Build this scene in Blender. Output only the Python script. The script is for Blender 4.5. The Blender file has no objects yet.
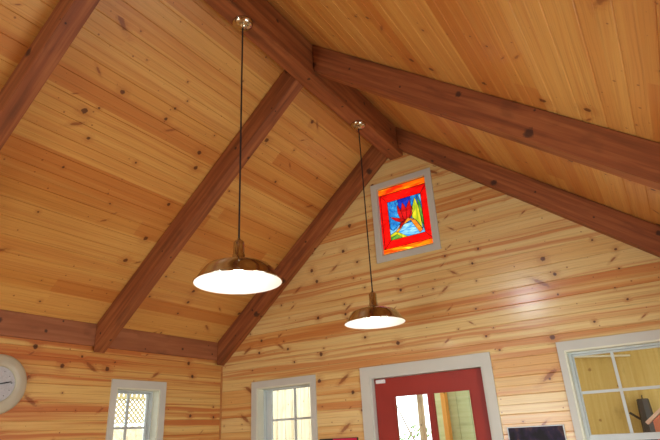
import bpy, bmesh, math, random
from mathutils import Vector, Matrix
random.seed(7)
C = bpy.context.scene.collection
SC = bpy.context.scene

# ---------------------------------------------------------------- camera
a, b, c = 0.5545, 0.3927, -0.0551
ca, sa, cb, sb, cc, sc_ = math.cos(a), math.sin(a), math.cos(b), math.sin(b), math.cos(c), math.sin(c)
F = Vector((-sa*cb, ca*cb, sb)); r0 = Vector((ca, sa, 0)); u0 = r0.cross(F)
RV = cc*r0 + sc_*u0; UV_ = -sc_*r0 + cc*u0
cam = bpy.data.cameras.new('camera'); co = bpy.data.objects.new('camera', cam); C.objects.link(co)
M = Matrix((RV, UV_, -F)).transposed().to_4x4(); M.translation = Vector((3.8636, -3.9893, 1.5856))
co.matrix_world = M
cam.sensor_width = 36; cam.lens = 516.8521/660*36; cam.clip_start = 0.02; cam.clip_end = 200
SC.camera = co

# ---------------------------------------------------------------- world, daylight, exposure
w = bpy.data.worlds.new('overcast_sky'); SC.world = w; w.use_nodes = True
nt = w.node_tree; bg = nt.nodes['Background']
bg.inputs[0].default_value = (0.93, 0.97, 1.0, 1); bg.inputs[1].default_value = 4.0
def daylight(name, loc, rot, sx, sy, e, col=(0.84, 0.93, 1.0)):
    l = bpy.data.lights.new(name, 'AREA'); l.shape = 'RECTANGLE'; l.size = sx; l.size_y = sy; l.energy = e; l.color = col
    o = bpy.data.objects.new(name, l); C.objects.link(o); o.location = loc; o.rotation_euler = rot
    return o
PI = math.pi
# fill lights at added rear doors and right window; gable window inferred from highlight
daylight('fill_light_rear_doors', (1.45, -5.93, 1.15), (PI/2, 0, 0), 1.6, 1.8, 42)
daylight('daylight_rear_gable_window', (1.95, -5.93, 3.68), (PI/2, 0, 0), 0.34, 0.40, 26)
daylight('fill_light_right_window', (4.47, -1.85, 1.45), (0, PI/2, 0), 1.0, 1.3, 54)
vs = SC.view_settings
vs.view_transform = 'Standard'; vs.look = 'None'; vs.gamma = 1; vs.use_curve_mapping = False
vs.exposure = -0.14

# ---------------------------------------------------------------- dimensions
R = 2.1672; S = 0.8258; PX = 0.0277; PZ0 = 2.3338; PZ1 = 2.513; WX = 2*R
HW = 0.0661; RB = 3.9489; DV = 0.2297; RW = 0.101
YB = -5.8; WT = 0.14; ZR = PZ1 + S*(R-PX)
P1 = 0.0635; P2 = 0.127
def ceil_z(x): return PZ1 + S*((x if x < R else WX-x)-PX)

# ---------------------------------------------------------------- materials
def new_mat(name):
    m = bpy.data.materials.new(name); m.use_nodes = True
    return m, m.node_tree, m.node_tree.nodes['Principled BSDF']
def srgb(r, g, b_):
    f = lambda v: (v/255/12.92) if v/255 <= 0.04045 else ((v/255+0.055)/1.055)**2.4
    return (f(r), f(g), f(b_), 1)
def plain(name, col, rough=0.5, metal=0.0, noise=0.06, scale=12, bump=0.0, coat=0.0):
    m, t, p = new_mat(name)
    n = t.nodes.new('ShaderNodeTexNoise'); n.inputs['Scale'].default_value = scale; n.inputs['Detail'].default_value = 4
    tc = t.nodes.new('ShaderNodeTexCoord'); t.links.new(tc.outputs['Object'], n.inputs['Vector'])
    r_ = t.nodes.new('ShaderNodeValToRGB')
    lo = tuple(max(0, v*(1-noise*2)) for v in col[:3])+(1,); hi = tuple(min(1, v*(1+noise*2)) for v in col[:3])+(1,)
    r_.color_ramp.elements[0].position = .3; r_.color_ramp.elements[1].position = .7
    r_.color_ramp.elements[0].color = lo; r_.color_ramp.elements[1].color = hi
    t.links.new(n.outputs['Fac'], r_.inputs[0]); t.links.new(r_.outputs[0], p.inputs['Base Color'])
    p.inputs['Roughness'].default_value = rough; p.inputs['Metallic'].default_value = metal
    p.inputs['Coat Weight'].default_value = coat
    if bump:
        bp = t.nodes.new('ShaderNodeBump'); bp.inputs['Strength'].default_value = bump; bp.inputs['Distance'].default_value = .002
        t.links.new(n.outputs['Fac'], bp.inputs['Height']); t.links.new(bp.outputs[0], p.inputs['Normal'])
    return m

class NG:
    """tiny helper to write node maths"""
    def __init__(s, t): s.t = t
    def put(s, node, i, v):
        if hasattr(v, 'is_output'): s.t.links.new(v, node.inputs[i])
        else: node.inputs[i].default_value = v
    def m(s, op, x, y=0.0, z=0.0, clamp=False):
        n = s.t.nodes.new('ShaderNodeMath'); n.operation = op; n.use_clamp = clamp
        s.put(n, 0, x); s.put(n, 1, y)
        if op in ('MULTIPLY_ADD', 'COMPARE', 'WRAP'): s.put(n, 2, z)
        return n.outputs[0]
    def vec(s, x, y, z=0.0):
        n = s.t.nodes.new('ShaderNodeCombineXYZ'); s.put(n, 0, x); s.put(n, 1, y); s.put(n, 2, z); return n.outputs[0]
    def sep(s, v):
        n = s.t.nodes.new('ShaderNodeSeparateXYZ'); s.put(n, 0, v); return n.outputs
    def noise(s, v, scale=1, detail=3, rough=.5, dist=0):
        n = s.t.nodes.new('ShaderNodeTexNoise'); s.put(n, 'Vector', v); n.inputs['Scale'].default_value = scale
        n.inputs['Detail'].default_value = detail; n.inputs['Roughness'].default_value = rough; n.inputs['Distortion'].default_value = dist
        return n.outputs['Fac']
    def white(s, w_):
        n = s.t.nodes.new('ShaderNodeTexWhiteNoise'); n.noise_dimensions = '1D'; s.put(n, 'W', w_); return n.outputs['Value']
    def step(s, x, lo, hi, a0=0.0, a1=1.0):
        n = s.t.nodes.new('ShaderNodeMapRange'); n.interpolation_type = 'SMOOTHSTEP'
        for i, v in enumerate((x, lo, hi, a0, a1)): s.put(n, i, v)
        return n.outputs[0]
    def mix(s, f, x, y, mode='MIX'):
        n = s.t.nodes.new('ShaderNodeMix'); n.data_type = 'RGBA'; n.blend_type = mode
        s.put(n, 0, f); s.put(n, 6, x); s.put(n, 7, y); return n.outputs[2]
    def ramp(s, f, stops):
        n = s.t.nodes.new('ShaderNodeValToRGB'); e = n.color_ramp.elements
        while len(e) < len(stops): e.new(.5)
        for k, (p_, c_) in enumerate(stops): e[k].position = p_; e[k].color = c_
        s.put(n, 0, f); return n.outputs[0]
    def knots(s, u, v, cu, cv, rad, keep, seed, ang=0.0, stretch=1.0):
        """knots scattered one per cell of cu x cv metres; returns (distance/radius, gate)"""
        n = s.t.nodes.new('ShaderNodeTexVoronoi'); n.voronoi_dimensions = '2D'; n.inputs['Scale'].default_value = 1
        cx = s.m('DIVIDE', u, cu); cx = s.m('ADD', cx, seed); cy = s.m('DIVIDE', v, cv); cy = s.m('ADD', cy, seed*1.7)
        s.t.links.new(s.vec(cx, cy), n.inputs['Vector'])
        px, py, _ = s.sep(n.outputs['Position'])
        dx = s.m('MULTIPLY', s.m('SUBTRACT', cx, px), cu); dy = s.m('MULTIPLY', s.m('SUBTRACT', cy, py), cv)
        cr = s.t.nodes.new('ShaderNodeSeparateColor'); s.t.links.new(n.outputs['Color'], cr.inputs[0])
        sg = s.m('SUBTRACT', s.m('MULTIPLY', s.m('GREATER_THAN', cr.outputs[2], .5), 2), 1)
        sn = s.m('MULTIPLY', sg, math.sin(ang)); cs = math.cos(ang)
        ex = s.m('ADD', s.m('MULTIPLY', dx, cs), s.m('MULTIPLY', dy, sn))
        ey = s.m('SUBTRACT', s.m('MULTIPLY', dy, cs), s.m('MULTIPLY', dx, sn))
        ex = s.m('DIVIDE', ex, stretch)
        d = s.m('SQRT', s.m('ADD', s.m('MULTIPLY', ex, ex), s.m('MULTIPLY', ey, ey)))
        wob = s.noise(s.vec(s.m('MULTIPLY', u, 60), s.m('MULTIPLY', v, 60)), 1, 2)
        rr = s.m('MULTIPLY', s.m('ADD', s.m('MULTIPLY', s.m('POWER', cr.outputs[1], 2.2), 1.3), .38), rad)
        d = s.m('DIVIDE', s.m('MULTIPLY', d, s.m('ADD', wob, .55)), rr)
        return d, s.m('LESS_THAN', cr.outputs[0], keep)

def pine(name, cols, streak=.6, knot=1.0, rough=.38, seed=0.0, red=None, pale=None, coat=.25, length=3.2, ky=.5, wk=.36):
    m, t, p = new_mat(name); g = NG(t)
    uvn = t.nodes.new('ShaderNodeUVMap'); uvn.uv_map = 'UVMap'
    u, v, _ = g.sep(uvn.outputs[0])
    bi = g.m('FLOOR', g.m('DIVIDE', v, P2)); r1 = g.white(g.m('ADD', bi, seed+.37))
    seg = g.m('FLOOR', g.m('DIVIDE', g.m('ADD', u, g.m('MULTIPLY', r1, 9.0)), length))
    idx = g.m('ADD', g.m('MULTIPLY', bi, 7.13), g.m('MULTIPLY', seg, 3.71))
    r2 = g.white(g.m('ADD', idx, seed+11.1)); r3 = g.white(g.m('ADD', idx, seed+23.3))
    off = g.m('MULTIPLY', r2, 40.0)
    d1, k1 = g.knots(u, v, .40, .115, .0120, ky, seed+3.3)
    d2, k2 = g.knots(u, v, .13, .085, .0042, .5, seed+9.1)
    d3, k3 = g.knots(u, v, .56, .13, .0105, wk, seed+5.7, ang=.62, stretch=4.2)
    halo = g.m('MULTIPLY', g.step(d1, 0.6, 5.0, 1, 0), k1)
    halo3 = g.m('MULTIPLY', g.step(d3, 0.6, 3.0, 1, 0), k3)
    warp = g.m('MULTIPLY', g.m('ADD', halo, halo3), .010)
    low = g.noise(g.vec(g.m('MULTIPLY', u, 1.1), g.m('MULTIPLY', v, 4), off), 1, 2)
    vv = g.m('ADD', g.m('ADD', v, warp), g.m('MULTIPLY', low, .05))
    # wide heartwood bands then fine grain lines, both running along the board
    band = g.noise(g.vec(g.m('MULTIPLY', u, .38), g.m('MULTIPLY', vv, 24), off), 1, 2, .5)
    fine = g.noise(g.vec(g.m('MULTIPLY', u, 2.0), g.m('MULTIPLY', vv, 130), off), 1, 3, .6)
    base = g.ramp(r3, [(0, cols[0]), (.45, cols[1]), (.8, cols[2]), (1, cols[3])])
    bandm = g.m('MULTIPLY', g.step(g.m('ADD', band, g.m('MULTIPLY', g.m('SUBTRACT', r2, .5), .22)), .50, .66), streak)
    col = g.mix(bandm, base, red)
    pm = g.m('MULTIPLY', g.step(band, .46, .30), streak*.7)
    col = g.mix(pm, col, pale)
    fm = g.m('MULTIPLY', g.step(fine, .45, .72), .30)
    col = g.mix(fm, col, tuple(q*.62 for q in red[:3])+(1,))
    col = g.mix(g.m('MULTIPLY', g.m('MAXIMUM', halo, halo3), .38*knot), col, tuple(q*.75 for q in red[:3])+(1,))
    dark = srgb(84, 38, 16); mid = srgb(138, 70, 26)
    col = g.mix(g.m('MULTIPLY', g.m('MULTIPLY', g.step(d3, .6, 1.25, 1, 0), k3), .75*knot), col, mid)
    col = g.mix(g.m('MULTIPLY', g.m('MULTIPLY', g.step(d2, .7, 1.2, 1, 0), k2), .75*knot), col, mid)
    col = g.mix(g.m('MULTIPLY', g.m('MULTIPLY', g.step(d1, .75, 1.15, 1, 0), k1), .9*knot), col, dark)
    t.links.new(col, p.inputs['Base Color'])
    p.inputs['Roughness'].default_value = rough; p.inputs['Coat Weight'].default_value = coat; p.inputs['Coat Roughness'].default_value = .17
    bp = t.nodes.new('ShaderNodeBump'); bp.inputs['Strength'].default_value = .12; bp.inputs['Distance'].default_value = .002
    t.links.new(fine, bp.inputs['Height']); t.links.new(bp.outputs[0], p.inputs['Normal'])
    return m

def timber(name, c1, c2, c3, knotcol=srgb(42, 20, 12), rough=.62, seed=0.0):
    """rough-sawn stained timber; local X is the beam's length"""
    m, t, p = new_mat(name); g = NG(t)
    tc = t.nodes.new('ShaderNodeTexCoord'); oi = t.nodes.new('ShaderNodeObjectInfo')
    x, y, z = g.sep(tc.outputs['Object'])
    off = g.m('MULTIPLY', oi.outputs['Random'], 30)
    x = g.m('ADD', x, off)
    n1 = g.noise(g.vec(g.m('MULTIPLY', x, 1.2), g.m('MULTIPLY', y, 22), g.m('MULTIPLY', z, 22)), 1, 4, .6, .3)
    n2 = g.noise(g.vec(g.m('MULTIPLY', x, 4), g.m('MULTIPLY', y, 9), g.m('MULTIPLY', z, 9)), 1, 3)
    n3 = g.noise(g.vec(g.m('MULTIPLY', x, 60), g.m('MULTIPLY', y, 8), g.m('MULTIPLY', z, 8)), 1, 2)
    col = g.ramp(n1, [(.28, c1), (.5, c2), (.72, c3)])
    col = g.mix(g.m('MULTIPLY', g.step(n2, .55, .75), .45), col, tuple(q*.5 for q in c1[:3])+(1,))
    d, k = g.knots(x, g.m('ADD', y, z), .42, .12, .016, .55, seed+2.2)
    col = g.mix(g.m('MULTIPLY', g.m('MULTIPLY', g.step(d, .6, 1.5, 1, 0), k), .8), col, knotcol)
    t.links.new(col, p.inputs['Base Color']); p.inputs['Roughness'].default_value = rough
    bp = t.nodes.new('ShaderNodeBump'); bp.inputs['Strength'].default_value = .35; bp.inputs['Distance'].default_value = .003
    t.links.new(g.m('ADD', g.m('MULTIPLY', n3, .6), n1), bp.inputs['Height']); t.links.new(bp.outputs[0], p.inputs['Normal'])
    return m

GABLE = pine('knotty_pine_gable', [srgb(228, 196, 124), srgb(232, 204, 136), srgb(224, 182, 108), srgb(218, 162, 90)],
             streak=.72, knot=1, rough=.36, seed=1.0, red=srgb(200, 118, 52), pale=srgb(234, 212, 146), length=14, coat=.9, ky=.62, wk=.5)
LEFTW = pine('knotty_pine_side', [srgb(222, 176, 98), srgb(226, 186, 108), srgb(214, 158, 82), srgb(206, 136, 66)],
             streak=.8, knot=1, rough=.42, seed=5.0, red=srgb(192, 100, 40), pale=srgb(232, 200, 122), length=14)
CEIL = pine('knotty_pine_ceiling', [srgb(220, 164, 82), srgb(225, 172, 92), srgb(214, 152, 72), srgb(204, 132, 60)],
            streak=.30, knot=.95, rough=.42, ky=.38, wk=.28, seed=8.0, red=srgb(198, 114, 44), pale=srgb(232, 190, 108), length=7)
BEAM = timber('stained_timber', srgb(110, 60, 26), srgb(148, 82, 40), srgb(180, 112, 60))
PLATE = timber('weathered_plate_timber', srgb(140, 84, 48), srgb(160, 98, 58), srgb(178, 116, 74), seed=4)
TRIM = plain('grey_white_trim_paint', srgb(202, 203, 190), .45, noise=.02, scale=4)
REVEAL = plain('cream_jamb_paint', srgb(224, 224, 200), .5, noise=.02, scale=4)
VINYL = plain('pale_grey_vinyl', srgb(200, 208, 204), .4, noise=.02)
RED = plain('red_door_paint', srgb(152, 36, 16), .5, noise=.04, scale=5)
FLOORM = pine('floor_boards', [srgb(200, 160, 110), srgb(206, 168, 118), srgb(190, 146, 96), srgb(180, 130, 84)], streak=.3, knot=.5,
              seed=14, red=srgb(160, 100, 58), pale=srgb(220, 186, 140))
BRONZE = plain('antique_bronze', srgb(196, 192, 176), .12, 1.0, noise=.05, scale=30)
NICKEL = plain('brushed_brass_canopy', srgb(206, 196, 170), .14, 1.0, noise=.04, scale=30)
ENAMEL = plain('white_enamel', srgb(245, 243, 236), .45, noise=.005)
CORD = plain('dark_cord', srgb(44, 30, 22), .7)
CLOCKF = plain('cream_clock_frame', srgb(190, 182, 154), .45, noise=.02)
DIAL = plain('pale_clock_dial', srgb(200, 196, 198), .6, noise=.05, scale=60)
BLACK = plain('black_plastic', srgb(24, 22, 24), .5)
LEAD = plain('lead_came', srgb(24, 14, 16), .6)
PLYWOOD = timber('porch_plywood', srgb(196, 158, 86), srgb(208, 172, 100), srgb(216, 184, 116), rough=.7, knotcol=srgb(150, 104, 50))
FENCEM = timber('weathered_fence_boards', srgb(214, 186, 146), srgb(230, 216, 188), srgb(238, 228, 206), rough=.8, knotcol=srgb(190, 136, 70))
POSTM = timber('orange_pine_post', srgb(214, 140, 56), srgb(224, 154, 70), srgb(232, 170, 90), rough=.6)
LATM = timber('tan_lattice_wood', srgb(166, 148, 104), srgb(184, 166, 120), srgb(196, 178, 132), rough=.8)
TRUNK = timber('pale_bark', srgb(120, 96, 72), srgb(146, 122, 96), srgb(168, 146, 120), rough=.9)
SLATE = plain('dark_brown_iron', srgb(52, 42, 32), .55)
TERRA = plain('salmon_terracotta', srgb(222, 128, 98), .7, noise=.05)
TERRAL = plain('pale_pink_rim', srgb(238, 190, 166), .7, noise=.03)
LEAF = plain('shrub_leaf', srgb(120, 150, 70), .6, noise=.2, scale=8)
GROUND = plain('outdoor_gravel', srgb(150, 146, 128), .9, noise=.15, scale=9)
def glass_mat(name, tint=(.97, 1, .98, 1)):
    m, t, p = new_mat(name)
    out = t.nodes['Material Output']; tr = t.nodes.new('ShaderNodeBsdfTransparent'); gl = t.nodes.new('ShaderNodeBsdfGlossy')
    tr.inputs[0].default_value = tint; gl.inputs['Roughness'].default_value = .02
    fr = t.nodes.new('ShaderNodeFresnel'); fr.inputs[0].default_value = 1.45
    mx = t.nodes.new('ShaderNodeMixShader')
    t.links.new(fr.outputs[0], mx.inputs[0]); t.links.new(tr.outputs[0], mx.inputs[1]); t.links.new(gl.outputs[0], mx.inputs[2])
    t.links.new(mx.outputs[0], out.inputs[0]); t.nodes.remove(p)
    return m
GLASS = glass_mat('clear_glass')
def stained(name, c1, c2, c3=None, scale=(6, 14)):
    m, t, p = new_mat(name); g = NG(t)
    out = t.nodes['Material Output']
    tc = t.nodes.new('ShaderNodeTexCoord'); x, y, z = g.sep(tc.outputs['Object'])
    n = g.noise(g.vec(g.m('MULTIPLY', x, scale[0]), 0, g.m('MULTIPLY', z, scale[1])), 1, 3, .5, 1.2)
    st = [(.35, c1), (.62, c2)] + ([(.72, c3)] if c3 else [])
    col = g.ramp(n, st)
    tl = t.nodes.new('ShaderNodeBsdfTranslucent'); t.links.new(col, tl.inputs[0])
    gl = t.nodes.new('ShaderNodeBsdfGlossy'); gl.inputs['Roughness'].default_value = .15
    mx = t.nodes.new('ShaderNodeMixShader'); mx.inputs[0].default_value = .05
    t.links.new(tl.outputs[0], mx.inputs[1]); t.links.new(gl.outputs[0], mx.inputs[2]); t.links.new(mx.outputs[0], out.inputs[0])
    t.nodes.remove(p); return m

# ---------------------------------------------------------------- mesh helpers
def link(name, bm, mats, parent=None, smooth=False, label=None, kind=None):
    me = bpy.data.meshes.new(name); bm.normal_update(); bm.to_mesh(me); bm.free()
    for m in (mats if isinstance(mats, (list, tuple)) else [mats]): me.materials.append(m)
    if smooth:
        for p in me.polygons: p.use_smooth = True
    o = bpy.data.objects.new(name, me); C.objects.link(o)
    if parent: o.parent = parent
    if label: o['label'] = label
    if kind: o['kind'] = kind
    return o
def empty(name, loc=(0, 0, 0), **k):
    o = bpy.data.objects.new(name, None); C.objects.link(o); o.location = loc; o.empty_display_size = .1
    for q, v in k.items(): o[q] = v
    return o
def tag(o, label, cat, group=None):
    o['label'] = label; o['category'] = cat
    if group: o['group'] = group
    return o
def box(bm, x0, x1, y0, y1, z0, z1, mi=0, bev=0.0):
    vs_ = [bm.verts.new((x, y, z)) for x in (x0, x1) for y in (y0, y1) for z in (z0, z1)]
    fs = []
    for q in ((0, 1, 3, 2), (4, 6, 7, 5), (0, 4, 5, 1), (2, 3, 7, 6), (0, 2, 6, 4), (1, 5, 7, 3)):
        f = bm.faces.new([vs_[i] for i in q]); f.material_index = mi; fs.append(f)
    if bev:
        es = list({e for f in fs for e in f.edges})
        bmesh.ops.bevel(bm, geom=es, offset=bev, segments=2, affect='EDGES', profile=.5)
    return fs
def prism(bm, pts, ax, lo, hi, mi=0):
    """extrude polygon pts (2D) along axis ax (0,1,2) between lo and hi"""
    def mk(p, h):
        q = list(p); q.insert(ax, h); return bm.verts.new(q)
    A = [mk(p, lo) for p in pts]; B = [mk(p, hi) for p in pts]; n = len(pts)
    fs = [bm.faces.new(A), bm.faces.new(B[::-1])]
    for i in range(n): fs.append(bm.faces.new((A[i], B[i], B[(i+1) % n], A[(i+1) % n])))
    for f in fs: f.material_index = mi
    return fs
def lathe(bm, prof, n=48, ctr=(0, 0, 0), mi=0):
    rings = []
    for r_, z in prof:
        if r_ < 1e-5: rings.append([bm.verts.new((ctr[0], ctr[1], ctr[2]+z))])
        else: rings.append([bm.verts.new((ctr[0]+r_*math.cos(2*PI*k/n), ctr[1]+r_*math.sin(2*PI*k/n), ctr[2]+z)) for k in range(n)])
    for A, B in zip(rings, rings[1:]):
        for k in range(n):
            k2 = (k+1) % n
            if len(A) == 1 and len(B) == 1: continue
            if len(A) == 1: f = bm.faces.new((A[0], B[k], B[k2]))
            elif len(B) == 1: f = bm.faces.new((A[k], B[0], A[k2]))
            else: f = bm.faces.new((A[k], B[k], B[k2], A[k2]))
            f.material_index = mi
def tube(bm, pts, r_, n=8, taper=None):
    rings = []
    for i, p in enumerate(pts):
        p = Vector(p); d = (Vector(pts[min(i+1, len(pts)-1)])-Vector(pts[max(i-1, 0)])).normalized()
        s = d.orthogonal().normalized() if abs(d.z) > .999 else d.cross(Vector((0, 0, 1))).normalized()
        q = d.cross(s); rr = r_ if taper is None else r_*(1-(1-taper)*i/(len(pts)-1))
        rings.append([bm.verts.new(p+(s*math.cos(2*PI*k/n)+q*math.sin(2*PI*k/n))*rr) for k in range(n)])
    for A, B in zip(rings, rings[1:]):
        for k in range(n): bm.faces.new((A[k], A[(k+1) % n], B[(k+1) % n], B[k]))
    bm.faces.new(rings[0][::-1]); bm.faces.new(rings[-1])
def recalc(bm): bmesh.ops.recalc_face_normals(bm, faces=bm.faces)

# ---------------------------------------------------------------- planked surfaces (boards with real V grooves)
def planks(bm, org, U, V, N, v0, v1, spans, mi=0, g=.0035, mg=.62):
    """boards run along U, stacked along V, N points to the room. spans(va, vb, vm) -> [(ua0, ua1, ub0, ub1)]"""
    uvl = bm.loops.layers.uv.get('UVMap') or bm.loops.layers.uv.new('UVMap')
    org, U, V, N = map(Vector, (org, U, V, N))
    def P(u, v, n): return org+U*u+V*v+N*n
    k = 0
    nstr = int(math.ceil((v1-v0)/P1))
    for k in range(nstr):
        va = v0+k*P1; vb = min(v1, va+P1)
        gd = g if k % 2 == 0 else g*mg; gd2 = g*mg if k % 2 == 0 else g
        for (a0, a1, b0, b1) in spans(va, vb, (va+vb)/2):
            if a1-a0 < .002 and b1-b0 < .002: continue
            rows = [(va, -gd*1.3), (va+gd, 0), (vb-gd2, 0), (vb, -gd2*1.3)]
            for (p, pn), (q, qn) in zip(rows, rows[1:]):
                tp = (p-va)/(vb-va); tq = (q-va)/(vb-va)
                L = lambda t_: (a0+(b0-a0)*t_, a1+(b1-a1)*t_)
                l0, r0_ = L(tp); l1, r1_ = L(tq)
                crd = [(l0, p, pn), (r0_, p, pn), (r1_, q, qn), (l1, q, qn)]
                vv = [bm.verts.new(P(*c_)) for c_ in crd]
                f = bm.faces.new(vv); f.normal_update()
                if f.normal.dot(N) < 0: f.normal_flip()
                f.material_index = mi
                d_ = {id(x): c_ for x, c_ in zip(vv, crd)}
                for lp in f.loops: lp[uvl].uv = (d_[id(lp.vert)][0], d_[id(lp.vert)][1]+.0001)
def cut(l, r_, holes, vm, lb=None, rb_=None):
    lb = l if lb is None else lb; rb_ = r_ if rb_ is None else rb_
    hs = sorted((h[0], h[1]) for h in holes if h[2] < vm < h[3])
    out = []; cur = (l, lb)
    for h0, h1 in hs:
        out.append((cur[0], h0, cur[1], h0)); cur = (h1, h1)
    out.append((cur[0], r_, cur[1], rb_))
    return out

# openings (x0, x1, z0, z1) on the front gable
WZ0, WZ1 = 0.93, 2.03
WIN_M = (.466, 1.10, WZ0, WZ1); WIN_R = (3.250, 3.895, WZ0, WZ1+.012); DOOR = (1.702, 2.665, 0, 2.012); SG = (1.930, 2.416, 3.030, 3.690)
GH = [WIN_M, WIN_R, DOOR, SG]
WIN_L = (-1.212, -.765, WZ0, WZ1)           # on the left wall, in y
ADDED_RWIN = (-2.6, -1.1, .9, 2.0)             # unseen right wall opening, added to brighten the front gable
ADDED_REARD = (.55, 2.35, 0, 2.05); REARG = (1.78, 2.10, 3.46, 3.90)  # rear doors are unseen, added as a light source; small gable window inferred

def gable_wall(name, y, ny, holes, mat):
    bm = bmesh.new()
    def spans(va, vb, vm):
        def lim(z):
            if z <= ceil_z(0): return 0.0, WX
            x = (z-PZ1)/S+PX; return min(x, R), max(WX-x, R)
        la, ra = lim(va); lb, rb_ = lim(vb)
        return cut(la, ra, holes, vm, lb, rb_)
    planks(bm, (0, y, 0), (1, 0, 0), (0, 0, 1), (0, ny, 0), 0, ZR, spans)
    # solid wall behind the boards with true openings
    ya, yb = y-ny*.006, y-ny*WT
    xs = sorted({0, R, WX}.union(*[{h[0], h[1]} for h in holes]))
    if ny < 0: e = .12
    xs[0] -= .12; xs[-1] += .12
    for x0, x1 in zip(xs, xs[1:]):
        xm = (x0+x1)/2; z = 0
        for h in sorted([h for h in holes if h[0] < xm < h[1]], key=lambda h: h[2]):
            if h[2] > z: box(bm, x0, x1, min(ya, yb), max(ya, yb), z, h[2], 1)
            z = h[3]
        prism(bm, [(x0, z), (x1, z), (x1, ceil_z(x1)+.01), (x0, ceil_z(x0)+.01)], 1, min(ya, yb), max(ya, yb), 1)
    return link(name, bm, [mat, TRIM], kind='structure')
gable_wall('wall_front', 0, -1, GH, GABLE)
gable_wall('wall_rear', YB, 1, [ADDED_REARD, REARG], LEFTW)
def side_wall(name, x, nx, holes, mat):
    bm = bmesh.new()
    zt = PZ0+.05
    planks(bm, (x, 0, 0), (0, 1, 0), (0, 0, 1), (nx, 0, 0), 0, zt, lambda va, vb, vm: cut(YB, 0, holes, vm))
    xa, xb = sorted((x-nx*.006, x-nx*(WT-.02)))
    ys = sorted({YB, 0}.union(*[{h[0], h[1]} for h in holes]))
    for y0, y1 in zip(ys, ys[1:]):
        ym = (y0+y1)/2; z = 0
        for h in [h for h in holes if h[0] < ym < h[1]]:
            if h[2] > z: box(bm, xa, xb, y0, y1, z, h[2], 1)
            z = h[3]
        box(bm, xa, xb, y0, y1, z, PZ1-.03, 1)
    return link(name, bm, [mat, TRIM], kind='structure')
side_wall('wall_left', 0, 1, [WIN_L], LEFTW)
side_wall('wall_right', WX, -1, [ADDED_RWIN], LEFTW)
bm = bmesh.new(); planks(bm, (0, 0, 0), (0, 1, 0), (1, 0, 0), (0, 0, 1), 0, WX, lambda va, vb, vm: [(YB, 0, YB, 0)], g=.001)
box(bm, -.12, WX+.12, YB-WT, WT, -.15, -.004, 1)
link('floor', bm, [FLOORM, TRIM], kind='structure')
# the two slopes of the boarded ceiling, with the roof deck above them
L1 = math.hypot(1, S)
bm = bmesh.new()
for side in (0, 1):
    x0 = 0 if side == 0 else WX; sx = 1 if side == 0 else -1
    Vd = Vector((sx/L1, 0, S/L1)); Nd = Vector((sx*S/L1, 0, -1/L1))
    planks(bm, (x0, 0, ceil_z(0)), (0, 1, 0), Vd, Nd, -.02 if side == 0 else -.052, R*L1, lambda va, vb, vm: [(YB, 0, YB, 0)], g=.0036, mg=.3)
    e = -.3
    pts = [(x0+sx*e, ceil_z(0)+S*e), (R, ZR)]
    prism(bm, [(pts[0][0], pts[0][1]+.012), (R, ZR+.012), (R, ZR+.13), (pts[0][0], pts[0][1]+.13)], 1, YB-.3, .3, 1)
link('ceiling', bm, [CEIL, PLYWOOD], kind='structure')

# ---------------------------------------------------------------- timber frame
def beam_local(name, L, y0, y1, z0, z1, mat, bev=.004):
    bm = bmesh.new(); box(bm, 0, L, y0, y1, z0, z1, 0, bev); return link(name, bm, mat)
# wall plates
for nm, x0, rot, lab in (('wall_plate_beam', PX, 0, 'long red-brown timber plate along the top of the clock wall'),
                         ('wall_plate_beam', WX-PX, 1, 'long red-brown timber plate on top of the right-hand wall')):
    o = beam_local(nm, abs(YB), -.02-PX if rot == 0 else 0, 0 if rot == 0 else .02+PX, PZ0, PZ1-.004, PLATE)
    o.rotation_euler = (0, 0, PI/2); o.location = (x0, YB, 0)
    if rot == 0:
        # local +Y is world -X
        for v_ in o.data.vertices: v_.co.y = -v_.co.y
        o.data.flip_normals()
    else:
        for v_ in o.data.vertices: v_.co.y = -v_.co.y
        o.data.flip_normals()
    tag(o, lab, 'beam')
# ridge beam (five-sided so it fits under the apex)
bm = bmesh.new()
prism(bm, [(-HW, RB), (HW, RB), (HW, ceil_z(R+HW)-.004), (0, ZR-.006), (-HW, ceil_z(R+HW)-.004)], 0, 0, abs(YB))
recalc(bm); bmesh.ops.bevel(bm, geom=[e for e in bm.edges if abs(e.verts[0].co.z-RB) < .001 and abs(e.verts[1].co.z-RB) < .001], offset=.005, segments=2, affect='EDGES')
o = link('ridge_beam', bm, BEAM); o.rotation_euler = (0, 0, PI/2); o.location = (R, YB, 0)
tag(o, 'thick dark red ridge timber at the roof peak, carrying the pendants', 'beam')
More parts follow.
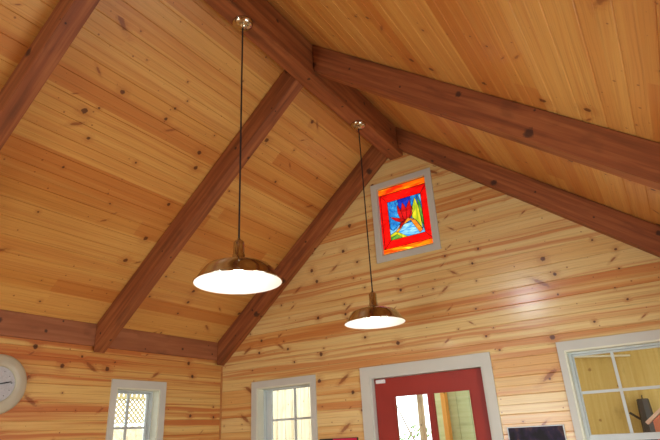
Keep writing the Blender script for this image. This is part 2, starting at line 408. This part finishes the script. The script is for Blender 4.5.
# rafters: prism with plumb-cut ends, length along local X
NAMES = {0: ('against the front gable wall', 'against the front gable, above the big window'),
         1: ('crossing mid slope behind the nearer pendant', 'crossing mid slope, its face dark'),
         2: ('cutting the upper left corner of the photo', 'above the camera on the right slope'),
         3: ('over the rear of the room', 'over the rear of the room'), 4: ('against the rear gable wall', 'against the rear gable wall')}
cosA = 1/L1
for i, yc in enumerate((-RW/2-.003, -1.4243, -2.9004, -4.378, YB+RW/2+.003)):
    for side in (0, 1):
        if i >= 3 and side == 1: pass
        xa = .002; xb = R-HW-.002            # horizontal distance from the wall
        if side == 1: xa = .002
        dz = DV*cosA                          # perpendicular depth
        # polygon in the plane (distance d, height z), moved to beam frame with d' along the slope
        def loc(d, z):
            z = z-ceil_z(0); return ((d+S*z)/L1, (z-S*d)/L1)
        top = .004
        poly = [loc(xa, ceil_z(xa)-DV), loc(xb, ceil_z(xb)-DV), loc(xb, ceil_z(xb)-top), loc(xa, ceil_z(xa)-top)]
        # foot is notched round the wall plate
        fz = PZ0-.002
        poly = [loc(PX+.001, ceil_z(PX)-DV), loc(xb, ceil_z(xb)-DV), loc(xb, ceil_z(xb)-top), loc(PX+.001, ceil_z(PX+.001)-top)]
        bm = bmesh.new(); prism(bm, poly, 1, -RW/2, RW/2); recalc(bm)
        bmesh.ops.bevel(bm, geom=bm.edges[:], offset=.004, segments=2, affect='EDGES')
        o = link('rafter', bm, BEAM)
        ang = math.atan(S)
        if side == 0: mw = Matrix.Translation((0, yc, ceil_z(0))) @ Matrix.Rotation(-ang, 4, 'Y')
        else: mw = Matrix.Translation((WX, yc, ceil_z(0))) @ Matrix.Rotation(PI, 4, 'Z') @ Matrix.Rotation(-ang, 4, 'Y')
        o.matrix_world = mw
        tag(o, 'red-brown rafter on the %s slope, %s' % (('left', 'right')[side], NAMES[i][side]), 'rafter', 'rafters under the boarded roof')

# ---------------------------------------------------------------- casings, windows, door
def casing(name, x0, x1, z0, z1, ox0, ox1, oz0, oz1, parent, y0=-.014, y1=.0, mat=TRIM, bottom=True, rev=WT, revmat=REVEAL, t_=.012):
    """flat trim round an opening, mitred; inner rect x0..z1, outer rect ox0..oz1; local frame: room side is -Y"""
    bm = bmesh.new()
    I = [(x0, z0), (x0, z1), (x1, z1), (x1, z0)]; O = [(ox0, oz0), (ox0, oz1), (ox1, oz1), (ox1, oz0)]
    n = 4 if bottom else 3
    for k in range(n):
        k2 = (k+1) % 4
        prism(bm, [I[k], O[k], O[k2], I[k2]], 1, y0, y1)
    recalc(bm); link('window_casing' if name != 'door' else 'door_casing', bm, mat, parent)
    bm = bmesh.new()
    box(bm, x0, x0+t_, y1-.006, rev, z0, z1); box(bm, x1-t_, x1, y1-.006, rev, z0, z1)
    box(bm, x0+t_, x1-t_, y1-.006, rev, z1-t_, z1)
    if bottom: box(bm, x0+t_, x1-t_, y1-.006, rev, z0, z0+t_)
    link('jamb', bm, revmat, parent)
def sash_window(name, o, oo, cas, gx0, gx1, mx, gz1, barz, railz, depth, label, parent_loc=None, rotz=0, shift=0):
    """o: opening, oo: outer casing rect, g*: glass limits, mx: muntin x"""
    w_ = empty(name, kind='structure', label=label)
    x0, x1, z0, z1 = o
    casing(name, x0, x1, z0, z1, *oo, w_)
    # stool / sill
    bm = bmesh.new(); box(bm, oo[0]-.02, oo[1]+.02, -.05, -.0145, z0-.025, z0-.001, 0, .004); link('window_sill', bm, TRIM, w_)
    t_ = .013; a0, a1 = x0+t_, x1-t_
    d0, d1 = depth-.03, depth
    bm = bmesh.new()                               # outer vinyl frame with tracks
    for q0, q1 in ((a0, a0+.018), (a1-.018, a1)): box(bm, q0, q1, d0-.008, d1+.02, z0+t_, z1-t_)
    box(bm, a0+.018, a1-.018, d0-.008, d1+.02, z1-t_-.012, z1-t_)
    link('window_frame', bm, VINYL, w_)
    def sash(zb, zt, gb, gt, bz, ya, yb, nm):
        bm = bmesh.new(); s0, s1 = a0+.019, a1-.019
        box(bm, s0, gx0, ya, yb, zb, zt, 0, .002); box(bm, gx1, s1, ya, yb, zb, zt, 0, .002)
        box(bm, gx0, gx1, ya, yb, gt, zt); box(bm, gx0, gx1, ya, yb, zb, gb)
        s = link(nm, bm, VINYL, w_)
        bm = bmesh.new(); ym = (ya+yb)/2
        box(bm, mx-.009, mx+.009, ym-.008, ym+.008, gb, gt); box(bm, gx0, mx-.0095, ym-.008, ym+.008, bz-.009, bz+.009); box(bm, mx+.0095, gx1, ym-.008, ym+.008, bz-.009, bz+.009)
        link('muntin', bm, VINYL, s)
        bm = bmesh.new(); box(bm, gx0+.0005, gx1-.0005, yb-.005, yb-.002, gb, gt); link('glass_pane', bm, GLASS, s)
    zt = z1-t_-.013
    sash(railz-.02, zt, railz+.018, gz1, barz, d0+.02, d1+.012, 'upper_sash')
    lb = z0+t_+.002
    sash(lb, railz+.018, lb+.05, railz-.022, (lb+.05+railz-.022)/2, d0-.004, d0+.018, 'lower_sash')
    return w_
sash_window('window_1', WIN_M, (.4085, 1.1504, .87, 2.0879), None, .555, 1.062, .827, 2.002, 1.735, 1.470, .12,
            'small sash window in front gable, left of the red door, bright board fence outside')
sash_window('window_2', WIN_R, (3.2098, 3.95, .87, 2.102), None, 3.290, 3.848, 3.533, 2.004, 1.761, 1.476, .10,
            'sash window right of the red door looking onto the plywood porch')
wl = sash_window('window_3', (WIN_L[0], WIN_L[1], WZ0, WZ1), (-1.2616, -.7066, .87, 2.0926), None, -1.165, -.815, -1.005, 1.995, 1.722, 1.46, .11,
            'narrow sash window in the clock wall with lattice fence outside')
wl.rotation_euler = (0, 0, PI/2)      # local x -> world y, local +y (outside) -> world -x
# door
d = empty('door_1', kind='structure', label='red door with two tall glass panes in a grey-white casing')
casing('door', DOOR[0], DOOR[1], 0, DOOR[3], 1.6144, 2.7346, 0, 2.0944, d, bottom=False, revmat=TRIM, t_=.014)
bm = bmesh.new()
lx0, lx1, lz1 = 1.720, 2.648, 1.994; ly0, ly1 = .04, .084
gA = (1.886, 2.188); gB = (2.222, 2.532); gz0, gz1 = .98, 1.850
box(bm, lx0, gA[0], ly0, ly1, .01, lz1); box(bm, gB[1], lx1, ly0, ly1, .01, lz1); box(bm, gA[0], gB[1], ly0, ly1, gz1, lz1)
box(bm, gA[0], gB[1], ly0, ly1, .01, gz0); box(bm, gA[1], gB[0], ly0, ly1, gz0, gz1)
leaf = link('door_leaf', bm, RED, d, label='red painted door leaf')
for q in (gA, gB):
    bm = bmesh.new(); box(bm, q[0], q[1], .060, .066, gz0, gz1); link('glass_pane', bm, GLASS, leaf)
    bm = bmesh.new()
    for y0_ in (.034,):
        box(bm, q[0], q[0]+.008, y0_, .060, gz0, gz1); box(bm, q[1]-.008, q[1], y0_, .060, gz0, gz1)
        box(bm, q[0]+.008, q[1]-.008, y0_, .060, gz1-.008, gz1); box(bm, q[0]+.008, q[1]-.008, y0_, .060, gz0, gz0+.008)
    link('glazing_bead', bm, RED, leaf)
bm = bmesh.new()
for zz in (.35, 0.35): pass
box(bm, 1.93, 2.19, .032, .0395, .22, .82, 0, .004); box(bm, 2.24, 2.50, .032, .0395, .22, .82, 0, .004); link('door_panel', bm, RED, leaf)
bm = bmesh.new(); lathe(bm, [(0, -.001), (.026, 0), (.026, .006), (.01, .01), (.01, .035), (.026, .045), (.028, .058), (.02, .07), (0, .073)], 20)
k = link('door_handle', bm, NICKEL, leaf, smooth=True, label='brass door knob'); k.rotation_euler = (PI/2, 0, 0); k.location = (2.59, .041, .95)
bm = bmesh.new(); box(bm, 0, .082, -.022, 0, 0, .03, 0, .003); box(bm, .012, .060, -.028, -.0222, .006, .024, 0, .002)
k = link('contact_sensor', bm, plain('white_plastic', srgb(235, 235, 232), .4, noise=.01), leaf, label='small white plastic alarm contact'); k.location = (1.742, .0395, 1.955)
# unseen frames: added rear doors, inferred rear gable window, added right window
def simple_frame(name, x0, x1, z0, z1, nx, parent, y, label):
    e = empty(name, kind='structure', label=label)
    bm = bmesh.new()
    box(bm, x0-.06, x0, y-.02, y+.0, z0, z1+.06); box(bm, x1, x1+.06, y-.02, y, z0, z1+.06); box(bm, x0, x1, y-.02, y, z1, z1+.06)
    for k in range(nx+1):
        xx = x0+(x1-x0)*k/nx; box(bm, max(x0, xx-.03), min(x1, xx+.03), y+.03, y+.07, z0, z1)
    link('window_frame', bm, TRIM, e); return e
e = simple_frame('added_door', -ADDED_REARD[1], -ADDED_REARD[0], 0, ADDED_REARD[3], 2, None, 0, 'unseen glazed double doors added in the rear wall to let in light'); e.rotation_euler = (0, 0, PI); e.location = (0, YB, 0)
e = simple_frame('window_4', -REARG[1], -REARG[0], REARG[2], REARG[3], 1, None, 0, 'small window high in the rear gable'); e.rotation_euler = (0, 0, PI); e.location = (0, YB, 0)
e = simple_frame('added_window', -ADDED_RWIN[1], -ADDED_RWIN[0], ADDED_RWIN[2], ADDED_RWIN[3], 2, None, 0, 'unseen window added in the right-hand wall to brighten the gable'); e.rotation_euler = (0, 0, -PI/2); e.location = (WX, 0, 0)
# corner bead where the two boarded walls meet
bm = bmesh.new(); box(bm, .0005, .014, -.014, -.0005, 0, PZ0-.06); link('trim_1', bm, timber('corner_bead_pine', srgb(176, 118, 60), srgb(190, 132, 70), srgb(200, 142, 80)), kind='structure')

# ---------------------------------------------------------------- stained glass window
sg = empty('stained_glass_window', (0, 0, 0))
tag(sg, 'stained glass window of a red flower, high in the front gable in a grey-white casing', 'stained glass window')
bm = bmesh.new()
I = [(SG[0], SG[2]), (SG[0], SG[3]), (SG[1], SG[3]), (SG[1], SG[2])]
O = [(1.8703, 2.9757), (1.8703, 3.7432), (2.4759, 3.7432), (2.4759, 2.9757)]
for k in range(4): prism(bm, [I[k], O[k], O[(k+1) % 4], I[(k+1) % 4]], 1, -.014, -.0005)
recalc(bm); link('casing', bm, TRIM, sg)
def SGP(px, pz): return (SG[0]+.002+(SG[1]-SG[0]-.004)*px, SG[3]-.002-(SG[3]-SG[2]-.004)*pz)   # unit square, v down
redg = stained('red_glass', srgb(176, 3, 4), srgb(222, 12, 10)); orng = stained('orange_streaky_glass', srgb(236, 34, 8), srgb(255, 130, 10), srgb(255, 214, 40), (5, 26))
blue = stained('blue_glass', srgb(8, 70, 140), srgb(34, 118, 176), srgb(90, 160, 196), (30, 22)); navy = stained('deep_blue_glass', srgb(8, 16, 110), srgb(18, 44, 150))
pblue = stained('pale_blue_glass', srgb(40, 120, 180), srgb(120, 170, 196), srgb(170, 194, 204), (10, 45)); yel = stained('yellow_green_glass', srgb(120, 140, 24), srgb(186, 172, 34), None, (30, 10))
grn = stained('green_glass', srgb(34, 104, 44), srgb(96, 140, 40), None, (20, 20)); drd = stained('crimson_glass', srgb(140, 6, 10), srgb(176, 16, 20)); lor = stained('amber_glass', srgb(176, 80, 14), srgb(200, 134, 40))
gm = [redg, orng, blue, navy, pblue, yel, grn, drd, lor]
ix0, ix1, iz0, iz1 = .175, .862, .225, .795          # inner picture in panel units
def IMG(u, v): return SGP(ix0+(ix1-ix0)*u, iz0+(iz1-iz0)*v)
pieces = []      # (layer, material, points)
bx = .085; t0, b0 = .10, .905
pieces += [(0, 1, [SGP(0, 0), SGP(1, 0), SGP(1, t0), SGP(0, t0+.0)]), (0, 1, [SGP(0, b0), SGP(1, b0), SGP(1, 1), SGP(0, 1)]),
           (0, 0, [SGP(0, t0), SGP(bx*.45, t0), SGP(bx*.45, b0), SGP(0, b0)])]
rc = [SGP(bx*.45, t0), SGP(1, t0), SGP(1, b0), SGP(bx*.45, b0)]; ic = [IMG(0, 0), IMG(1, 0), IMG(1, 1), IMG(0, 1)]
for k in range(4): pieces.append((0, 0, [rc[k], rc[(k+1) % 4], ic[(k+1) % 4], ic[k]]))
def IP(layer, mi, *pts): pieces.append((layer, mi, [IMG(*p) for p in pts]))
IP(0, 2, (0, 0), (.46, 0), (.46, .66), (0, .66)); IP(0, 2, (.46, 0), (1, 0), (1, .66), (.46, .66)); IP(0, 4, (0, .66), (1, .66), (1, 1), (0, 1))
IP(1, 3, (.30, 0), (.70, 0), (.68, .30), (.34, .30)); IP(1, 2, (.05, .42), (.45, .55), (.1, .78), (0, .7))
IP(1, 5, (0, .86), (.18, .80), (.5, 1), (0, 1)); IP(1, 6, (0, .93), (.2, .88), (.34, 1), (0, 1))
IP(2, 7, (.28, .12), (.38, .30), (.45, .62), (.34, .52), (.28, .34)); IP(2, 7, (.45, .10), (.54, .28), (.53, .64), (.45, .62), (.38, .30))
IP(2, 7, (.66, .08), (.70, .30), (.62, .52), (.53, .64), (.54, .28)); IP(2, 7, (.72, .26), (.74, .42), (.56, .64), (.62, .52))
IP(3, 7, (0.03, .40), (.26, .47), (.47, .56), (.40, .64), (.2, .54)); IP(3, 8, (.16, .82), (.40, .60), (.58, .54), (.76, .62), (.60, .62), (.42, .68), (.24, .84))
IP(3, 8, (.60, .55), (.78, .64), (.95, .92), (.86, .98), (.72, .76)); IP(3, 7, (.34, .60), (.52, .57), (.40, .68), (.28, .76))
IP(2, 5, (.82, .06), (.90, .30), (.93, .60), (.95, .9), (.80, .66), (.68, .56), (.72, .30)); IP(2, 6, (.88, .05), (.97, .24), (1.0, .62), (.98, .92), (.93, .58))
IP(3, 4, (.93, .02), (1, .02), (1, .22), (.97, .2))
lead = bmesh.new()
def inside(p, poly):
    c_ = False; n = len(poly)
    for k in range(n):
        (x1, y1), (x2, y2) = poly[k], poly[(k+1) % n]
        if (y1 > p[1]) != (y2 > p[1]) and p[0] < (x2-x1)*(p[1]-y1)/(y2-y1)+x1: c_ = not c_
    return c_
def top_at(p):
    best = (-1, 0)
    for k, (layer, mi, pts) in enumerate(pieces):
        if layer >= best[0] and inside(p, pts): best = (layer, mi, k) if layer >= best[0] else best
    return best
NX, NZ = 96, 130
bm = bmesh.new(); (gx_0, gz_1), (gx_1, gz_0) = SGP(0, 0), SGP(1, 1)
gv = [[bm.verts.new((gx_0+(gx_1-gx_0)*i_/NX, .018, gz_0+(gz_1-gz_0)*j_/NZ)) for j_ in range(NZ+1)] for i_ in range(NX+1)]
for i_ in range(NX):
    for j_ in range(NZ):
        f = bm.faces.new((gv[i_][j_], gv[i_+1][j_], gv[i_+1][j_+1], gv[i_][j_+1]))
        f.material_index = top_at((gx_0+(gx_1-gx_0)*(i_+.5)/NX, gz_0+(gz_1-gz_0)*(j_+.5)/NZ))[1]
for layer, mi, pts in pieces:
    n = len(pts)
    for k in range(n):
        p, q = Vector(pts[k]), Vector(pts[(k+1) % n]); dd = q-p
        if dd.length < .004: continue
        ns = max(1, int(dd.length/.008)); nn = Vector((-dd.y, dd.x)).normalized()*(.0021 if layer == 0 else .0015)
        for s_ in range(ns):                       # lead only where no piece on top covers it
            a_, b_ = p+dd*(s_/ns), p+dd*((s_+1)/ns)
            if top_at((a_+b_)/2)[0] > layer: continue
            prism(lead, [tuple(a_-nn), tuple(b_-nn), tuple(b_+nn), tuple(a_+nn)], 1, .0145, .0175)
gp = link('glass_panel', bm, gm, sg)
link('lead_came', lead, LEAD, sg)
bm = bmesh.new()
for k in range(4):
    pass
box(bm, SG[0]+.0005, SG[0]+.004, -.0005, .02, SG[2]+.0005, SG[3]-.0005); box(bm, SG[1]-.004, SG[1]-.0005, -.0005, .02, SG[2]+.0005, SG[3]-.0005)
link('glazing_bead', bm, TRIM, sg)

# ---------------------------------------------------------------- pendant lamps
def pendant(x, y, rim, label):
    t = empty('pendant_lamp', (x, y, RB)); tag(t, label, 'pendant lamp', 'pendant lamps along the ridge')
    return t
rr_ = .2145
RIM = 2.297-RB
def profile_out(): return [(rr_, 0), (rr_+.003, .003), (rr_-.003, .010), (.203, .020), (.186, .046), (.166, .072), (.155, .083), (.125, .094), (.085, .106), (.052, .115), (.040, .121)]
P_ = empty('pendant_lamp', (R, -2.1415, RB)); tag(P_, 'nearer and larger-looking bronze dome pendant, hanging before the left slope', 'pendant lamp', 'pendant lamps along the ridge')
bm = bmesh.new(); lathe(bm, [(0, -.040), (.016, -.040), (.018, -.034), (.034, -.031), (.052, -.022), (.062, -.010), (.064, -.001), (0, -.001)], 40); recalc(bm)
link('ceiling_canopy', bm, NICKEL, P_, smooth=True, label='shiny brass ceiling canopy')
bm = bmesh.new(); tube(bm, [(0, 0, -.040), (0, 0, RIM+.224)], .0048, 10); link('cord', bm, CORD, P_, label='thin dark cord')
bm = bmesh.new(); lathe(bm, [(0, .236), (.007, .236), (.010, .225), (.018, .223), (.026, .216), (.028, .206), (.028, .150), (.031, .147), (.031, .128), (.042, .122), (.044, .116), (0, .114)], 32, (0, 0, RIM)); recalc(bm)
link('socket_cap', bm, BRONZE, P_, smooth=True)
bm = bmesh.new(); lathe(bm, profile_out(), 72, (0, 0, RIM)); 
sh = link('lamp_shade', bm, BRONZE, P_, smooth=True, label='antique bronze dome shade')
bm = bmesh.new(); lathe(bm, [(r_-.0025 if i else r_, z-.0018 if i else z) for i, (r_, z) in enumerate(profile_out()) if i != 1]+[(0, .120)], 72, (0, 0, RIM))
link('reflector', bm, ENAMEL, sh, smooth=True, label='white enamel inside of shade')
bulbm, bt, bp_ = new_mat('lit_bulb'); em = bt.nodes.new('ShaderNodeEmission'); em.inputs[0].default_value = (1, .95, .86, 1); em.inputs[1].default_value = 26
bt.links.new(em.outputs[0], bt.nodes['Material Output'].inputs[0]); bt.nodes.remove(bp_)
bm = bmesh.new(); lathe(bm, [(0, .012), (.016, .015), (.028, .026), (.033, .042), (.030, .058), (.020, .078), (.014, .095), (.013, .112)], 24, (0, 0, RIM))
link('bulb', bm, bulbm, P_, smooth=True, label='glowing white bulb')
def children(o): return [q for q in bpy.data.objects if q.parent == o]
def copy_tree(o, parent=None):
    q = o.copy(); C.objects.link(q); q.parent = parent
    for ch in children(o): copy_tree(ch, q)
    return q
for y, lab, rz in ((-.7213, 'farther bronze dome pendant, hanging below the stained glass window', .7), (-3.56, 'bronze dome pendant above and behind the camera', 0), (-4.98, 'bronze dome pendant near the rear wall', 0)):
    q = copy_tree(P_); q.location = (R, y, RB); q.rotation_euler = (0, 0, rz); q['label'] = lab

# ---------------------------------------------------------------- wall clock (left wall)
ck = empty('wall_clock', (.0005, -2.147, 2.012)); tag(ck, 'round wall clock with wide cream frame, cut by the left photo edge', 'clock'); ck.rotation_euler = (0, 0, 0)
def disc_x(prof, mat, nm, par, label=None, sm=True):
    bm = bmesh.new(); lathe(bm, prof, 72); bmesh.ops.rotate(bm, verts=bm.verts, matrix=Matrix.Rotation(PI/2, 3, 'Y')); recalc(bm)
    return link(nm, bm, mat, par, smooth=sm, label=label)
disc_x([(0, .001), (.19, .001), (.1975, .006), (.1985, .014), (.194, .022), (.180, .028), (.150, .031), (.124, .029), (.117, .022), (.1165, .014), (0, .014)], CLOCKF, 'clock_frame', ck)
dl = disc_x([(0, .0142), (.1160, .0142), (.1160, .0165), (0, .0165)], DIAL, 'clock_dial', ck, 'pale grey dial', False)
for h in range(12):
    an = 2*PI*h/12; bm = bmesh.new(); q = .006 if h % 3 == 0 else .004
    box(bm, .0166, .0172, -q*.5, q*.5, .088, .088+q*1.8); bmesh.ops.rotate(bm, verts=bm.verts, matrix=Matrix.Rotation(-an+.12, 3, 'X'))
    link('hour_mark', bm, BLACK, dl)
for nm, L, wd, an in (('minute_hand', .092, .005, 1.36), ('hour_hand', .055, .0045, 4.55)):
    bm = bmesh.new(); z_ = .018 if nm == 'hour_hand' else .0195
    prism(bm, [(-wd*.6, -.015), (wd*.6, -.015), (wd, L*.6), (wd*.4, L), (-wd*.4, L), (-wd, L*.6)], 0, z_, z_+.001); bmesh.ops.rotate(bm, verts=bm.verts, matrix=Matrix.Rotation(-an, 3, 'X')); recalc(bm)
    link(nm, bm, BLACK, ck)
disc_x([(0, .0166), (.006, .0166), (.006, .0215), (0, .0225)], BLACK, 'hand_pin', ck)
bm = bmesh.new(); lathe(bm, [(.1163, 0), (.1163, .001), (0, .001)], 48); bmesh.ops.rotate(bm, verts=bm.verts, matrix=Matrix.Rotation(PI/2, 3, 'Y')); 
for v_ in bm.verts: v_.co.x += .0225
link('cover_glass', bm, GLASS, ck)

# ---------------------------------------------------------------- pictures on the front wall
def picture(nm, x0, x1, z0, z1, cols, fr, fmat, label, sc_=(6, 6), seed=0):
    t = empty(nm, ((x0+x1)/2, -.0005, z0)); tag(t, label, 'picture')
    hw = (x1-x0)/2; H = z1-z0
    bm = bmesh.new()
    for (p0, p1, q0, q1) in ((-hw, -hw+fr, 0, H), (hw-fr, hw, 0, H), (-hw+fr, hw-fr, H-fr, H), (-hw+fr, hw-fr, 0, fr)): box(bm, p0, p1, -.018, 0, q0, q1)
    link('picture_frame', bm, fmat, t)
    m, tt, p = new_mat(nm+'_print'); g = NG(tt); tc = tt.nodes.new('ShaderNodeTexCoord'); x, y, z = g.sep(tc.outputs['Object'])
    n = g.noise(g.vec(g.m('ADD', g.m('MULTIPLY', x, sc_[0]), seed), 0, g.m('MULTIPLY', z, sc_[1])), 1, 3)
    if nm == 'dark_picture': col = g.ramp(n, cols)
    else:
        edge = g.m('ADD', x, g.m('MULTIPLY', g.m('SUBTRACT', n, .5), .06))
        col = g.mix(g.step(edge, -hw*.30, -hw*.22), cols[0], g.mix(g.step(n, .4, .65), cols[1], cols[2]))
    tt.links.new(col, p.inputs['Base Color']); p.inputs['Roughness'].default_value = .7
    bm = bmesh.new(); box(bm, -hw+fr, hw-fr, -.012, -.001, fr, H-fr); link('print', bm, m, t)
    return t
picture('dark_picture', 2.773, 3.150, 1.05, 1.568, [(.38, srgb(12, 10, 18)), (.5, srgb(34, 24, 52)), (.58, srgb(74, 50, 52)), (.7, srgb(20, 15, 24))], .006, VINYL,
        'dark picture in thin silver frame between the red door and right window', (14, 10), 3)
picture('red_poster', 1.178, 1.550, .98, 1.553, [srgb(34, 14, 20), srgb(196, 18, 60), srgb(220, 30, 80)], .003, BLACK,
        'red and black poster, top edge just showing between small window and red door', (4, 4), 1)

# ---------------------------------------------------------------- outside, seen through the glass
bm = bmesh.new(); box(bm, -12, 14, -12, 16, -.4, -.18); link('ground', bm, GROUND, kind='structure')
# plywood porch beyond the red door and right window
bm = bmesh.new(); box(bm, 0, 2.9, 0, 3.6, 0, .03)
o = link('porch_wall', bm, PLYWOOD); o.matrix_world = Matrix(((0, 1, 0, 1.50), (0, 0, 1, 1.80), (1, 0, 0, -.18), (0, 0, 0, 1)))
tag(o, 'plywood porch wall seen through the right window', 'wall'); o['kind'] = 'structure'
bm = bmesh.new(); prism(bm, [(.17, 2.62), (2.1, 2.74), (2.1, 2.80), (.17, 2.68)], 0, 2.3, 5.1); recalc(bm); o = link('porch_roof', bm, PLYWOOD, kind='structure')
PANELM = timber('pale_green_panel', srgb(186, 190, 140), srgb(198, 202, 156), srgb(208, 210, 168), rough=.7, knotcol=srgb(176, 178, 130))
bm = bmesh.new()
for k_ in range(6): box(bm, 1.50+k_*.145, 1.50+k_*.145+.141, 1.772, 1.796, -.18, 2.7)
o = link('porch_boarding', bm, PANELM); o['kind'] = 'structure'; o['label'] = 'pale green boarding seen through the right pane of the red door'
def vbeam(name, x, y, z0, z1, wx, wy, mat, label, cat):
    bm = bmesh.new(); box(bm, 0, z1-z0, -wy/2, wy/2, -wx/2, wx/2, 0, .004); o = link(name, bm, mat)
    o.matrix_world = Matrix(((0, 0, 1, x), (0, 1, 0, y), (1, 0, 0, z0), (0, 0, 0, 1))); return tag(o, label, cat)
vbeam('porch_post', 1.672, 1.715, -.17, 2.66, .05, .09, POSTM, 'orange pine post seen through the right pane of the red door', 'post')
bm = bmesh.new(); box(bm, 0, .56, -.012, .012, -.009, .009, 0, .002); o = link('reflection_strip', bm, FENCEM); o.location = (2.99, 1.74, 2.178); o.rotation_euler = (0, .09, 0)  # solid pale strip standing in for a tube light's reflection in the glass
tag(o, 'thin pale strip standing in for a tube light reflection at the top of the right window', 'reflection strip')
# dark tapered object hanging on the porch wall
t = empty('hanging_ornament', (3.553, 1.72, 1.305)); tag(t, 'dark brown tapered ornament with a stick at its side, seen through right window', 'ornament')
bm = bmesh.new()
pr = [(.062, 0), (.066, .01), (.061, .16), (.054, .36), (.049, .43), (.042, .436)]
lathe(bm, [(0, 0)]+pr+[(0, .438)], 8); recalc(bm); link('body', bm, SLATE, t)
bm = bmesh.new(); tube(bm, [(-.055, 0, .265), (-.13, -.01, .325)], .010, 8); link('stick', bm, SLATE, t)
bm = bmesh.new(); tube(bm, [(0, 0, .436), (0, .02, .46), (0, .075, .465)], .005, 6); link('hook', bm, SLATE, t)
# salmon house-shaped ornament on a post
t = empty('birdhouse', (3.757, .50, 1.372)); tag(t, 'salmon pink peaked birdhouse with pale eaves outside the right window corner', 'birdhouse')
bm = bmesh.new(); prism(bm, [(-.105, 0), (.105, 0), (.105, .185), (0, .27), (-.105, .185)], 1, -.08, .08); recalc(bm); link('house_body', bm, TERRA, t)
bm = bmesh.new()
for s_ in (-1, 1):
    prism(bm, [(s_*-.0, .272), (s_*.140, .165), (s_*.152, .182), (0, .300)], 1, -.10, .10)
recalc(bm); link('roof', bm, TERRAL, t, label='pale pink roof')
bm = bmesh.new(); tube(bm, [(0, 0, -1.54), (0, 0, 0)], .025, 10); link('pole', bm, POSTM, t)
# board fence beyond the small gable window
fz = empty('board_fence', (0, 2.5, 0)); tag(fz, 'tall fence of pale vertical boards outside the small gable window', 'fence')
x = -2.2; i = 0
while x < .28:
    bm = bmesh.new(); h = 2.60+random.uniform(-.01, .01); box(bm, 0, h+.17, -.01, .01, -.068, .068, 0, .002)
    o = link('fence_board', bm, FENCEM, fz); o.matrix_local = Matrix(((0, 0, 1, x), (0, 1, 0, 0), (1, 0, 0, -.17), (0, 0, 0, 1))); x += .145
for z_ in (.4, 2.3):
    bm = bmesh.new(); box(bm, -2.3, .35, .012, .05, z_, z_+.1); link('fence_rail', bm, FENCEM, fz)
# picket and lattice fence beyond the clock wall window
lf = empty('lattice_fence', (-2.5, 0, 0)); tag(lf, 'board fence topped by diagonal lattice outside the clock wall window', 'fence')
y = -.6
while y < 3.2:
    bm = bmesh.new(); h = 1.84+random.uniform(-.03, .02)
    prism(bm, [(-.05, -.17), (.05, -.17), (.05, h-.04), (.02, h), (-.02, h), (-.05, h-.04)], 0, -.01, .01); recalc(bm)
    o = link('fence_board', bm, FENCEM, lf); o.location = (0, y, 0); y += .115
def lat(bm, s_):
    y = -1.2
    while y < 3.6:
        p, q = (y, 1.86), (y+s_*.31, 2.17)
        dd = Vector((q[0]-p[0], q[1]-p[1])).normalized(); nn = Vector((-dd.y, dd.x))*.010
        prism(bm, [(p[0]-nn.x, p[1]-nn.y), (q[0]-nn.x, q[1]-nn.y), (q[0]+nn.x, q[1]+nn.y), (p[0]+nn.x, p[1]+nn.y)], 0, -.004+s_*.005, .004+s_*.005)
        y += .07
bm = bmesh.new(); lat(bm, 1); lat(bm, -1); recalc(bm); link('lattice', bm, LATM, lf)
bm = bmesh.new(); box(bm, -.025, .025, -1.3, 3.7, 2.17, 2.20)
y = -1.3
while y < 3.7: box(bm, -.012, .012, y, y+.035, 2.20, 2.62); y += .07
box(bm, -.03, .03, -1.3, 3.7, 2.62, 2.66); link('top_slats', bm, LATM, lf)
for yy in (-.62, 1.22, 3.2):
    bm = bmesh.new(); box(bm, .02, .09, yy, yy+.07, -.17, 2.30); link('fence_post', bm, POSTM, lf)
# tree trunk and shrub seen through the left door pane
bm = bmesh.new()
tube(bm, [(0, 0, 0), (.9, .02, .01), (1.8, .03, -.01), (2.7, -.02, .03), (3.8, .02, .02)], .058, 10, .6)
tr = link('tree_trunk', bm, TRUNK, smooth=True); tr.matrix_world = Matrix(((0, 0, 1, .82), (0, 1, 0, 3.0), (1, 0, 0, -.18), (0, 0, 0, 1)))
tag(tr, 'slim pale tree trunk seen through the left pane of the red door', 'tree')
bm = bmesh.new(); tube(bm, [(1.35, 0, .02), (1.75, .05, -.22), (2.2, .1, -.45)], .014, 6, .4); link('branch', bm, TRUNK, tr)
sh = empty('shrub', (.15, 4.6, -.18)); tag(sh, 'pale green shrub low in the left pane of the red door', 'shrub')
bm = bmesh.new()
for k in range(900):
    th = random.uniform(0, 2*PI); ph = math.acos(random.uniform(-1, 1)); r_ = random.uniform(.6, 1)**.5
    p = Vector((.75*r_*math.sin(ph)*math.cos(th), .5*r_*math.sin(ph)*math.sin(th), .95+.95*r_*math.cos(ph)))
    q = Vector((random.gauss(0, 1), random.gauss(0, 1), random.gauss(0, 1))).normalized(); s_ = q.orthogonal().normalized()*.035; n_ = q.cross(s_).normalized()*.02
    bm.faces.new([bm.verts.new(p+s_), bm.verts.new(p+n_), bm.verts.new(p-s_), bm.verts.new(p-n_)])
link('foliage', bm, LEAF, sh)
bm = bmesh.new()
for k in range(5): tube(bm, [(0.03*k-.06, 0, 0), (.16*k-.32, .05*(k-2), 1.2)], .015, 6, .4)
link('stem', bm, TRUNK, sh)
